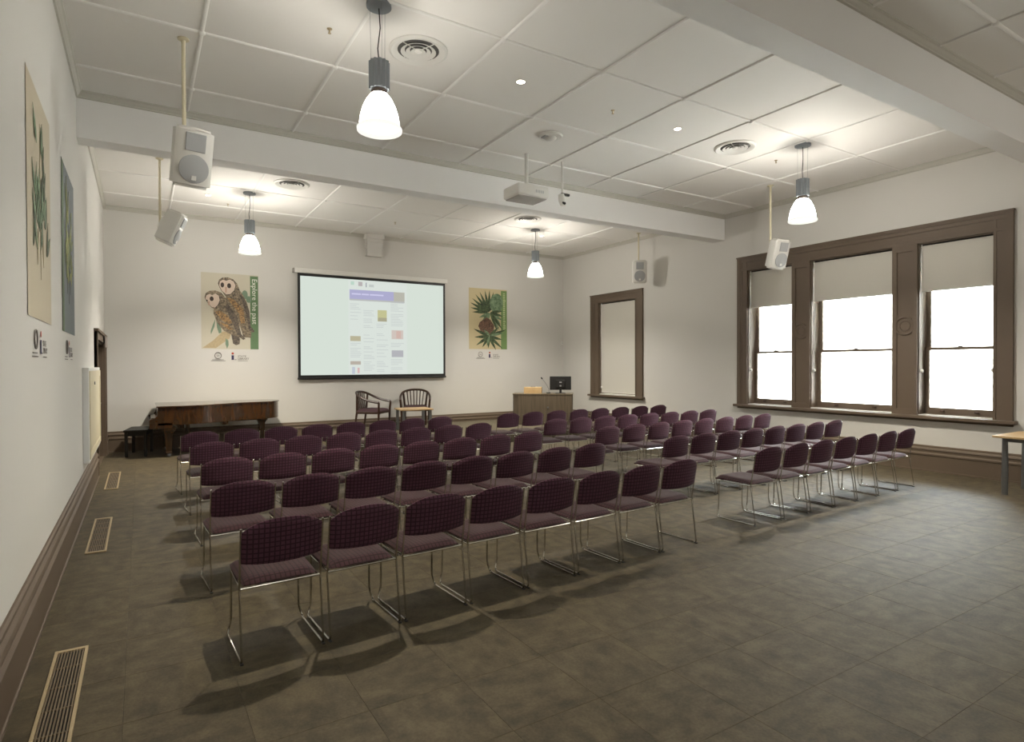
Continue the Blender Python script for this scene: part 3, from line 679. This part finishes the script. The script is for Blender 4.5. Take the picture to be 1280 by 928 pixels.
# owl poster (local x from its centre, z from its base)
PB = YB-.004
po = thing('owl_poster', 'wall poster of two barn owls left of the projection screen', 'poster', (1.605, PB, 1.995))
poly(rect(-.545, .545, 0, 1.575), 0, P_('owl_paper', (196, 190, 172), .03, 3), po, 'poster_sheet')
poly(rect(.385, .545, 0, 1.555), 1, P_('poster_green', (96, 124, 88), .12, 6), po, 'green_band')
text('Explore the past', .145, WHITEP, po, 'poster_words', (.425, 1.50), 2, -90)
q_ = lambda l: [(-.545+(a-80)/495*1.09, 1.575-(b-72)/663*1.575) for a, b in l]
polys([q_(ell(455, 250, 26, 40)), q_(ell(490, 290, 24, 30))], 1, LEAFG, po, 'foliage_wash')
poly(q_([(90, 725), (200, 728), (320, 640), (330, 590), (260, 580), (180, 660)]), 1, P_('branch', (178, 160, 126), .3, 30), po, 'branch')
polys([q_(l) for l in ([(200, 470), (190, 540), (160, 610), (158, 580), (178, 520)], [(205, 480), (245, 540), (250, 590), (228, 600), (212, 550)], [(285, 640), (308, 660), (310, 700), (296, 732), (282, 690)])], 2, LEAFG, po, 'leaf_sprig')
def owl(k, nm, head, face, eyes, beak, body, breast, wing, tail):
    poly(q_(tail), k, OWLDK, po, nm+'_tail'); poly(q_(body), k+1, SPECK, po, nm+'_body'); polys([q_(l) for l in breast], k+2, OCHRE, po, nm+'_feathers')
    poly(q_(wing), k+2.5, OWLDK, po, nm+'_wing'); poly(q_(head), k+3, SPECK, po, nm+'_head')
    cx = sum(p[0] for p in face)/len(face); cy = sum(p[1] for p in face)/len(face)
    poly(q_([(cx+(p[0]-cx)*1.07, cy+(p[1]-cy)*1.06) for p in face]), k+4, OWLRIM, po, nm+'_face_rim'); poly(q_(face), k+4.5, FACE, po, nm+'_face')
    polys([q_(e) for e in eyes], k+5, OWLRIM, po, nm+'_eyes'); poly(q_(beak), k+5.5, P_('beak', (186, 156, 138)), po, nm+'_beak')
owl(2, 'rear_owl', [(222, 165), (232, 130), (260, 110), (310, 104), (355, 120), (388, 155), (412, 215), (400, 260), (340, 290), (290, 280), (270, 250)],
    [(292, 256), (255, 225), (233, 180), (238, 145), (262, 128), (295, 135), (325, 122), (358, 138), (374, 172), (362, 215), (330, 250)],
    [ell(260, 174, 15, 22), ell(318, 178, 17, 22)], [(282, 190), (300, 190), (298, 232), (290, 246), (282, 232)],
    [(385, 190), (425, 230), (470, 310), (495, 400), (502, 500), (512, 560), (508, 632), (470, 630), (430, 590), (400, 500), (330, 400), (280, 300), (300, 260)],
    [[(292, 275), (330, 270), (380, 320), (440, 380), (450, 440), (425, 450), (380, 390), (330, 330)], [(400, 430), (450, 450), (455, 500), (420, 510)]],
    [(400, 235), (445, 275), (482, 360), (500, 450), (505, 530), (542, 575), (520, 585), (488, 550), (470, 450), (440, 340)],
    [(415, 540), (480, 560), (512, 600), (505, 632), (440, 628)])
owl(9, 'front_owl', [(108, 290), (118, 255), (150, 232), (200, 226), (250, 242), (285, 285), (300, 330), (260, 390), (200, 400), (165, 370), (130, 330)],
    [(168, 372), (140, 340), (116, 300), (124, 272), (150, 258), (172, 268), (200, 252), (228, 270), (236, 310), (220, 350), (195, 376)],
    [ell(168, 300, 17, 20), ell(129, 318, 6, 9)], [(138, 322), (152, 324), (150, 358), (143, 362), (137, 345)],
    [(280, 280), (330, 345), (385, 420), (410, 500), (402, 580), (455, 640), (440, 652), (390, 620), (330, 606), (270, 575), (215, 510), (184, 430), (182, 395), (240, 380)],
    [[(196, 410), (240, 400), (300, 440), (340, 500), (310, 515), (250, 480)], [(230, 500), (300, 520), (350, 560), (310, 565)], [(330, 400), (370, 440), (385, 490), (350, 470)]],
    [(300, 330), (345, 390), (390, 460), (405, 540), (420, 600), (458, 645), (430, 648), (385, 605), (350, 520), (310, 430), (285, 370)],
    [(332, 600), (400, 615), (410, 650), (405, 690), (375, 700), (348, 685)])
logo(po, .06, -.165)
# banksia poster
pb = thing('plant_poster', 'wall poster of dark green plant with brown cone right of screen', 'poster', (7.80, PB, 2.06))
poly(rect(-.575, .575, 0, 1.59), 0, P_('plant_paper', (196, 182, 144), .04, 3), pb, 'poster_sheet')
poly(rect(.39, .575, 0, 1.56), 1, P_('plant_green', (112, 140, 86), .12, 6), pb, 'green_band')
bars = []
zz = 1.50
random.seed(3)
while zz > .50:
    hh = random.uniform(.022, .045); bars.append(rect(.455, .455+random.choice((.06, .075, .06)), zz-hh, zz)); zz -= hh+.018
polys(bars, 2, P_('pale_green_letters', (178, 192, 140)), pb, 'faint_lettering')
polys([leaf(.02, .98, a, l, .042) for a, l in ((60, .50), (75, .56), (88, .58), (102, .58), (118, .58), (132, .60), (146, .60), (158, .60), (170, .56), (182, .50))], 2, LEAFD, pb, 'upper_leaves')
poly(ell(.25, 1.22, .20, .26, -10), 3, LEAFM, pb, 'flower_head')
polys([leaf(.06, .95, a, l, .045) for a, l in ((-8, .38), (-25, .42), (-42, .44), (-58, .52), (200, .36), (222, .36), (236, .30))], 3, LEAFM, pb, 'middle_leaves')
polys([leaf(.06, .97, a, l, .038) for a, l in ((8, .40), (-14, .40), (-50, .60), (-66, .56))], 4, LEAFD, pb, 'side_leaves')
poly([(-.30, .60), (-.26, .70), (-.05, .84), (.06, .78), (.18, .62), (.16, .50), (.0, .34), (-.2, .42)], 5, speckle('brown_cone', (70, 50, 42), (128, 96, 76), 22), pb, 'cone')
polys([leaf(.02, .34, a, l, .040) for a, l in ((20, .56), (-12, .42), (-38, .52), (-60, .42), (-95, .32), (-125, .36), (158, .50), (184, .44), (212, .46), (40, .40))], 6, LEAFD, pb, 'lower_leaves')
polys([leaf(.04, .36, a, l, .035) for a, l in ((10, .44), (-108, .30), (140, .24))], 7, LEAFM, pb, 'pale_leaves')
logo(pb, .06, -.165)
# two posters on the left wall
def side_poster(y, z0, sheet, band, cols, label, seed, bandside):
    t = thing('botanical_poster', label, 'poster', (XL+.004, y, z0), PI/2)
    poly(rect(-.56, .56, 0, 1.53), 0, sheet, t, 'poster_sheet')
    if band: poly(rect(-.56, -.42, 0, 1.53), 1, band, t, 'green_band')
    rr = random.Random(seed); A, B = [], []
    for i in range(34):
        zz = .45+.75*rr.random(); xx = (rr.random()-.5)*(.75-.5*(zz-.45))
        (A if i % 2 else B).append(leaf(xx, zz, rr.uniform(50, 130)+(0 if xx < 0 else -20), rr.uniform(.14, .27), rr.uniform(.02, .05)))
    polys([leaf(.0, .62, a, .36, .07) for a in (60, 85, 110, 135)], 2, cols[0], t, 'leaf_cluster')
    polys(A, 3, cols[0], t, 'dark_leaves'); polys(B, 4, cols[1], t, 'pale_leaves')
    polys([leaf(.02, .70, -92, .42, .014), leaf(-.10, .62, -100, .26, .03), leaf(.12, .62, -84, .24, .03), leaf(.0, .55, 90, .80, .012)], 2, cols[2], t, 'stems')
    logo(t, .0, -.17); return t
side_poster(5.22, 1.965, P_('warm_paper', (186, 176, 154), .03, 3), None, (LEAFD, LEAFM, P_('olive_stem', (140, 128, 92))), 'cream botanical poster with green plant, leftmost on the side wall', 4, 0)
side_poster(7.14, 1.965, P_('slate_paper', (104, 112, 116), .06, 3), P_('deep_green', (84, 104, 72), .1, 6), (P_('moss', (108, 118, 70), .3, 20), P_('lime', (150, 152, 92), .2, 20), P_('slate_stem', (86, 90, 84))), 'slate blue botanical poster on the side wall nearer the beam', 9, 0)

# projection screen
ps = thing('projection_screen', 'large lit projection screen with black border on far wall', 'screen', (4.735, YB-.07, 1.36))
K = lambda n, c, s=.87: emat('projected_'+n, c, s)
SW, SH = 1.785, 2.33
obj('screen_sheet', box(-SW, SW, 0, .006, 0, SH), M_BLACKPL, ps)
obj('screen_case', bevel(box(-SW-.07, SW+.05, -.045, .06, SH+.0, SH+.105), .015), M_WHITEPL, ps)
obj('end_cap', bevel(box(-SW-.10, -SW-.07, -.045, .06, SH, SH+.10), .008), mat('grey_cap', (150, 146, 140), .6), ps)
obj('bottom_bar', tube([(-SW-.01, 0, -.005), (SW+.01, 0, -.005)], .022, 10), M_BLACKPL, ps, True)
img = poly(rect(-SW+.055, SW-.055, .07, SH-.06), 0.5, K('page', (214, 224, 214)), ps, 'projected_image')
px = lambda a: -SW+.055+(2*SW-.11)*(a-375.5)/(552.5-375.5)
pz = lambda b: .07+(SH-.13)*(472-b)/(472-349)     # rows measured at the middle of the sheet
def blk(nm, a, b, c, d, col, k=2):
    col = tuple(v*.8+w*.2 for v, w in zip(col, (214, 224, 214)))
    return poly(rect(px(a), px(b), pz(d), pz(c)), k, K(nm, col), img, nm)
blk('page_column', 430, 503, 349.5, 471.8, (219, 226, 220), 1.5)
blk('banner', 431.5, 486, 362, 374, (164, 160, 204)); blk('banner_photo', 486, 500, 362, 374, (176, 172, 160)); blk('banner_base', 431.5, 500, 374, 376, (178, 178, 178))
polys([rect(px(434), px(445), pz(368.4), pz(366.6)), rect(px(446), px(455), pz(368.4), pz(366.6)), rect(px(456), px(473), pz(368.4), pz(366.6))], 3, K('banner_words', (206, 204, 234)), img, 'banner_words')
blk('green_mark', 433, 437, 351.5, 356, (180, 210, 194)); blk('crest_mark', 442, 447, 351.5, 357, (176, 166, 168)); blk('logo_mark', 451, 452.2, 352, 358, (140, 140, 156)); blk('logo_text', 455, 461, 354, 357.5, (190, 196, 194))
for nm, a, b, c, d, col in (('yellow_photo', 465.5, 477, 387, 402, (190, 186, 130)), ('yellow_photo_base', 466, 477, 397, 402, (160, 152, 122)), ('pink_photo', 483, 498, 413, 425, (206, 188, 180)), ('pink_photo_figures', 489, 495, 414, 424, (206, 170, 160)), ('grey_photo', 483, 498, 440, 449, (170, 168, 176)), ('brown_photo', 432, 444.5, 422, 428.5, (178, 168, 136)), ('lower_photo', 432, 444.5, 454.5, 459, (176, 162, 150)), ('blue_figure', 434, 437.5, 462, 471, (186, 192, 208)), ('red_figure', 440.5, 443, 463, 470, (214, 170, 172))):
    blk(nm, a, b, c, d, col, 3 if nm.endswith(('base', 'figures')) else 2)
ln = []; rr = random.Random(11)
for a, b, z0, z1 in ((432, 446, 380, 400), (448, 462, 388, 412), (464, 479, 405, 412), (482, 499, 376, 410), (432, 446, 418, 420), (432, 446, 431, 450), (448, 462, 420, 470), (464, 479, 418, 422), (464, 479, 426, 470), (482, 499, 428, 438), (482, 499, 452, 470)):
    zz = z0
    while zz < z1:
        e = b-rr.uniform(0, (b-a)*.5)
        if rr.random() < .75: ln.append(rect(px(a), px(e), pz(zz+.8), pz(zz)))
        zz += 2.2
polys(ln, 2, K('text_lines', (200, 206, 204)), img, 'text_lines')

# ------------------------------------------------------------------ ceiling fittings
def pendant(x, y, label, dim=1.0, beam=None):
    t = thing('pendant_lamp', label, 'lamp', (x, y, ZC), 0, 'bell shaped pendant lamps')
    z = lambda a: a-ZC
    obj('canopy', lathe([(.09, 0), (.105, -.004), (.105, -.03), (.02, -.04)], 20), M_ALU, t, True)
    obj('cable', tube([(0, 0, -.035), (.012, .004, -.2), (-.012, 0, -.38), (0, 0, z(4.20))], .005, 6), M_BLACKPL, t, True)
    for k in range(3):
        a = 2*PI*k/3+.5; obj('suspension_wire', tube([(.075*math.cos(a), .075*math.sin(a), -.03), (.07*math.cos(a), .07*math.sin(a), z(4.2))], .0015, 4), M_STEEL, t)
    bm = bmesh.new(); n = 24
    ring = lambda zz: [bm.verts.new(((.088 if k % 2 else .075)*math.cos(2*PI*k/n), (.088 if k % 2 else .075)*math.sin(2*PI*k/n), zz)) for k in range(n)]
    A, B = ring(z(4.22)), ring(z(3.985))
    for k in range(n): bm.faces.new((A[k], A[(k+1) % n], B[(k+1) % n], B[k]))
    bm.faces.new(A); bm.faces.new(B[::-1]); obj('housing', bm, M_ALU, t)
    obj('collar', lathe([(.06, z(3.985)), (.07, z(3.97)), (.07, z(3.93)), (.05, z(3.925))], 20), mat('collar_bronze', (96, 84, 76), .35, .8), t, True)
    prof = [(.070, 3.945), (.105, 3.90), (.138, 3.83), (.158, 3.76), (.168, 3.69), (.172, 3.668)]
    sh = obj('glass_shade', lathe([(r, z(zz)) for r, zz in prof], 32, cap=False), M_SHADE if dim == 1 else emat('glass_shade_%d' % round(dim*100), (255, 249, 238), SHADE_E*dim, .15), t, True)
    obj('shade_rim', lathe([(r, z(zz)) for r, zz in ((.170, 3.672), (.178, 3.672), (.190, 3.655), (.188, 3.634), (.182, 3.634), (.180, 3.652))], 32, cap=False), M_RIM, t, True)
    for k in range(3):
        a = 2*PI*k/3-1.9; obj('shade_strap', tube([(.072*math.cos(a), .072*math.sin(a), z(3.95)), (.112*math.cos(a), .112*math.sin(a), z(3.90)), (.146*math.cos(a), .146*math.sin(a), z(3.83)), (.167*math.cos(a), .167*math.sin(a), z(3.76)), (.182*math.cos(a), .182*math.sin(a), z(3.67))], .0045, 6), M_ALU, t)
    obj('bulb', lathe([(.018, z(3.93)), (.02, z(3.90)), (.035, z(3.86)), (.03, z(3.82)), (.008, z(3.80))], 16), M_SHADE, t, True)
    ld = bpy.data.lights.new('pendant_light', 'POINT'); ld.energy = LIGHT_W*dim; ld.color = (1, .94, .84); ld.shadow_soft_size = .04
    lo = bpy.data.objects.new('pendant_light', ld); C.objects.link(lo); lo.location = (0, 0, z(3.74)); lo.parent = t
    sl = bpy.data.lights.new('pendant_beam', 'SPOT'); sl.energy = SPOT_W*(dim if beam is None else beam); sl.color = (1, .88, .64); sl.shadow_soft_size = .035; sl.spot_size = math.radians(106); sl.spot_blend = .8
    so = bpy.data.objects.new('pendant_beam', sl); C.objects.link(so); so.location = (0, 0, z(3.69)); so.parent = t
pendant(1.74, -.60, 'added unseen pendant lamp behind the viewpoint at left, lighting the near beam', .3, .1)  # dim lamp added out of view so the near beam is lit
pendant(7.87, -.60, 'added unseen pendant lamp behind the viewpoint at right, lighting the near beam', .85, .1)  # second added out-of-view lamp, stronger, for the near beam face
pendant(1.74, 4.93, 'large lit pendant lamp nearest the viewer at upper left', .56, .66)
pendant(7.87, 4.99, 'lit pendant lamp hanging before the triple window')
pendant(1.66, 11.48, 'lit pendant lamp hanging over the owl poster', 1.2, 1.6)
pendant(7.62, 11.28, 'lit pendant lamp hanging right of the plant poster', 1.1, 1.3)

def downlight(x, y, label):
    t = thing('downlight', label, 'downlight', (x, y, ZC), 0, 'small recessed ceiling downlights')
    obj('trim_ring', lathe([(.045, -.001), (.062, -.001), (.062, -.006), (.045, -.006)], 20, cap=False), M_WHITEPL, t, True)
    obj('lens', lathe([(.046, -.001), (.046, -.004)], 20), M_DOWN, t)
downlight(3.516, 5.477, 'round downlight in the middle bay left of the smoke sensor')
downlight(5.956, 5.51, 'round downlight in the middle bay left of the right air diffuser')
downlight(1.051, 12.027, 'round downlight in the far bay above the owl poster')
downlight(8.125, 11.762, 'round downlight in the far bay near the right corner')

def diffuser(x, y, label):
    t = thing('air_diffuser', label, 'vent', (x, y, ZC), 0, 'round ceiling air diffusers')
    obj('outer_ring', lathe([(.20, -.001), (.285, -.001), (.285, -.012), (.26, -.026), (.215, -.012), (.20, -.004)], 36, cap=False), M_WHITEPL, t, True)
    obj('throat', lathe([(.205, -.001), (.205, -.003)], 30), mat('vent_throat', (92, 90, 88), .8), t)
    for r in (.165, .115, .068): obj('cone_ring', lathe([(r-.034, -.004), (r, -.020), (r+.006, -.020), (r-.028, -.004)], 30, cap=False), M_WHITEPL, t, True)
    obj('centre_cap', lathe([(.034, -.004), (.036, -.018), (.02, -.026), (.004, -.028)], 18), M_WHITEPL, t, True)
    for a in (0, PI/2): 
        o = obj('spoke', box(-.2, .2, -.004, .004, -.010, -.004), M_WHITEPL, t); o.rotation_euler.z = a+.4
diffuser(2.32, 5.454, 'round air diffuser beside the nearest pendant lamp')
diffuser(7.155, 5.553, 'round air diffuser in the middle bay near the window wall')
diffuser(2.193, 10.56, 'round air diffuser in the far bay at left')
diffuser(6.945, 10.554, 'round air diffuser in the far bay at right')

sm = thing('ceiling_sensor', 'white ceiling sensor unit before the projector', 'sensor', (4.669, 6.546, ZC))
obj('sensor_base', lathe([(.155, 0), (.165, -.012), (.15, -.03), (.09, -.036)], 28), M_WHITEPL, sm, True)
obj('sensor_dome', lathe([(.085, -.034), (.08, -.05), (.055, -.07), (.01, -.078)], 20), M_WHITEPL, sm, True)
obj('sensor_window', bevel(box(-.12, -.06, -.05, .05, -.05, -.03), .006), M_GRILLE, sm)
def sprinkler(x, y, label):
    t = thing('sprinkler', label, 'sprinkler', (x, y, ZC), 0, 'ceiling fire sprinklers')
    obj('escutcheon', lathe([(.024, 0), (.024, -.004), (.012, -.010)], 14), M_BRASS, t, True)
    obj('sprinkler_head', lathe([(.007, -.008), (.007, -.024), (.010, -.026), (.005, -.036), (.015, -.040), (.015, -.043)], 12), M_BRASS, t, True)
sprinkler(1.485, 5.526, 'brass sprinkler left of the nearest pendant lamp')
sprinkler(4.858, 5.519, 'brass sprinkler between the two middle bay downlights')
sprinkler(8.14, 5.59, 'brass sprinkler beside the window pendant lamp')
sprinkler(1.43, 12.49, 'brass sprinkler in the far bay above the owl poster')
sprinkler(4.66, 12.255, 'brass sprinkler in the far bay above the corbel')

def speaker(x, y, ztop, zc, face, s, label, dx=0.0):
    """hung on a ceiling pole; face = direction the front looks"""
    t = thing('hanging_speaker', label, 'speaker', (x, y, ZC), 0, 'white speakers on ceiling poles')
    f = Vector(face).normalized(); up0 = Vector((0, 0, 1)); rt = f.cross(up0).normalized()*-1; up = rt.cross(f)*-1
    up = f.cross(rt) if f.cross(rt).z > 0 else rt.cross(f)
    rt = up.cross(f)*-1
    c = Vector((dx, 0, zc-ZC))
    # local frame: x right, y front (towards f), z up
    Mx = Matrix(((rt.x, f.x, up.x, c.x), (rt.y, f.y, up.y, c.y), (rt.z, f.z, up.z, c.z), (0, 0, 0, 1)))
    if Mx.to_3x3().determinant() < 0: Mx = Matrix(((-rt.x, f.x, up.x, c.x), (-rt.y, f.y, up.y, c.y), (-rt.z, f.z, up.z, c.z), (0, 0, 0, 1)))
    hw, hh, hd = .15*s, .235*s, .12*s
    # cabinet: plan tapering to the rear, rounded front
    pts = [(-hw*.55, -hd), (hw*.55, -hd), (hw, hd*.35), (hw*.95, hd*.78), (hw*.72, hd*.97), (0, hd*1.0), (-hw*.72, hd*.97), (-hw*.95, hd*.78), (-hw, hd*.35)]
    b = prism(pts, -hh, hh); bmesh.ops.bevel(b, geom=[e for e in b.edges if abs(e.verts[0].co.z-e.verts[1].co.z) < 1e-6], offset=.026*s, segments=3, affect='EDGES')
    cab = obj('cabinet', b, M_WHITEPL, t, True); cab.matrix_local = Mx
    g = obj('woofer_grille', lathe([(.112*s, 0), (.112*s, .008), (.095*s, .014), (.02*s, .02)], 28), M_GRILLE, t, True)
    g.matrix_local = Mx @ Matrix.Translation((0, hd*1.0, -hh*.36)) @ Matrix.Rotation(-PI/2, 4, 'X')
    h = obj('horn_grille', bevel(box(-.075*s, .075*s, 0, .014, -.07*s, .07*s), .005), M_GRILLE, t); h.matrix_local = Mx @ Matrix.Translation((0, hd*.995, hh*.52))
    l = obj('badge', box(-.018*s, .018*s, 0, .006, -.018*s, .018*s), M_WHITEPL, t); l.matrix_local = Mx @ Matrix.Translation((0, hd*1.0+.018, -hh*.66))
    br = obj('bracket', boxes([(-.05*s, .05*s, -hd-.03, -hd+.005, -.07*s, .07*s)]), M_WHITEPL, t); br.matrix_local = Mx
    e = Mx @ Vector((0, -hd-.03, 0))
    obj('ceiling_pole', tube(fillet([(e.x, e.y, 0), (e.x, e.y, e.z+.02), (e.x, e.y, e.z-.02)], .01), .018, 10), M_CREAM, t, True)
    obj('pole_flange', lathe([(.05, 0), (.05, -.012), (.025, -.02)], 16, (e.x, e.y, 0)), M_CREAM, t, True)
speaker(.40, 6.25, 0, 3.56, (.22, -.95, -.28), 1.12, 'white hanging speaker nearest the viewer at upper left')
speaker(.40, 10.24, 0, 3.70, (.93, -.25, -.42), 1.05, 'white hanging speaker turned sideways near the owl poster')
speaker(9.17, 6.28, 0, 3.51, (-.22, -.95, -.30), 1.05, 'white hanging speaker in front of the triple window')
speaker(9.80, 10.23, 0, 3.78, (-.60, -.76, -.12), 1.12, 'white hanging speaker above the single window')

pj = thing('projector', 'white projector hung from ceiling pole before the beam', 'projector', (4.785, 7.31, ZC))
obj('ceiling_pole', tube([(0, 0, 0), (0, 0, -.45)], .028, 12), M_WHITEPL, pj, True)
pr_ = obj('projector_body', bevel(box(-.27, .27, -.20, .22, -.66, -.49), .035, 3), M_WHITEPL, pj, True)
obj('mount_plate', bevel(box(-.09, .09, -.09, .09, -.49, -.45), .01), M_WHITEPL, pj)
obj('underside', bevel(box(-.24, .24, -.17, .19, -.672, -.655), .006), mat('projector_under', (170, 166, 160), .7), pj)
obj('lens', lathe([(.055, 0), (.06, .03), (.045, .035)], 18), M_BLACKPL, pj, True).matrix_local = Matrix.Translation((.1, .215, -.575)) @ Matrix.Rotation(-PI/2, 4, 'X')
obj('vent_slot', boxes([(.03+.03*k, .045+.03*k, -.2015, -.199, -.60, -.56) for k in range(5)]), M_GRILLE, pj)
vc = thing('ceiling_camera', 'small white video camera on ceiling pole right of projector', 'camera', (5.445, 7.33, ZC))
obj('ceiling_pole', tube([(0, 0, 0), (0, 0, -.47)], .017, 10), M_WHITEPL, vc, True)
obj('arm', bevel(box(-.02, .13, -.02, .02, -.50, -.465), .006), M_BLACKPL, vc)
obj('camera_body', tube([(-.02, 0, -.49), (-.015, -.01, -.58), (0, -.02, -.66)], [.045, .052, .04], 14), M_WHITEPL, vc, True)
obj('lens', lathe([(.03, 0), (.03, .01), (.015, .012)], 14), M_BLACKPL, vc, True).matrix_local = Matrix.Translation((-.01, -.055, -.63)) @ Matrix.Rotation(math.radians(65), 4, 'X')

ws = thing('wall_sensor', 'tiny white wall sensor in the far right corner', 'sensor', (10.20, YB, 2.25))
obj('sensor_case', bevel(box(-.035, .035, -.03, 0, -.045, .045), .008), M_WHITEPL, ws)
obj('sensor_eye', lathe([(.014, 0), (.014, .006), (.006, .01)], 12), M_GRILLE, ws, True).matrix_local = Matrix.Translation((0, -.03, .01)) @ Matrix.Rotation(PI/2, 4, 'X')
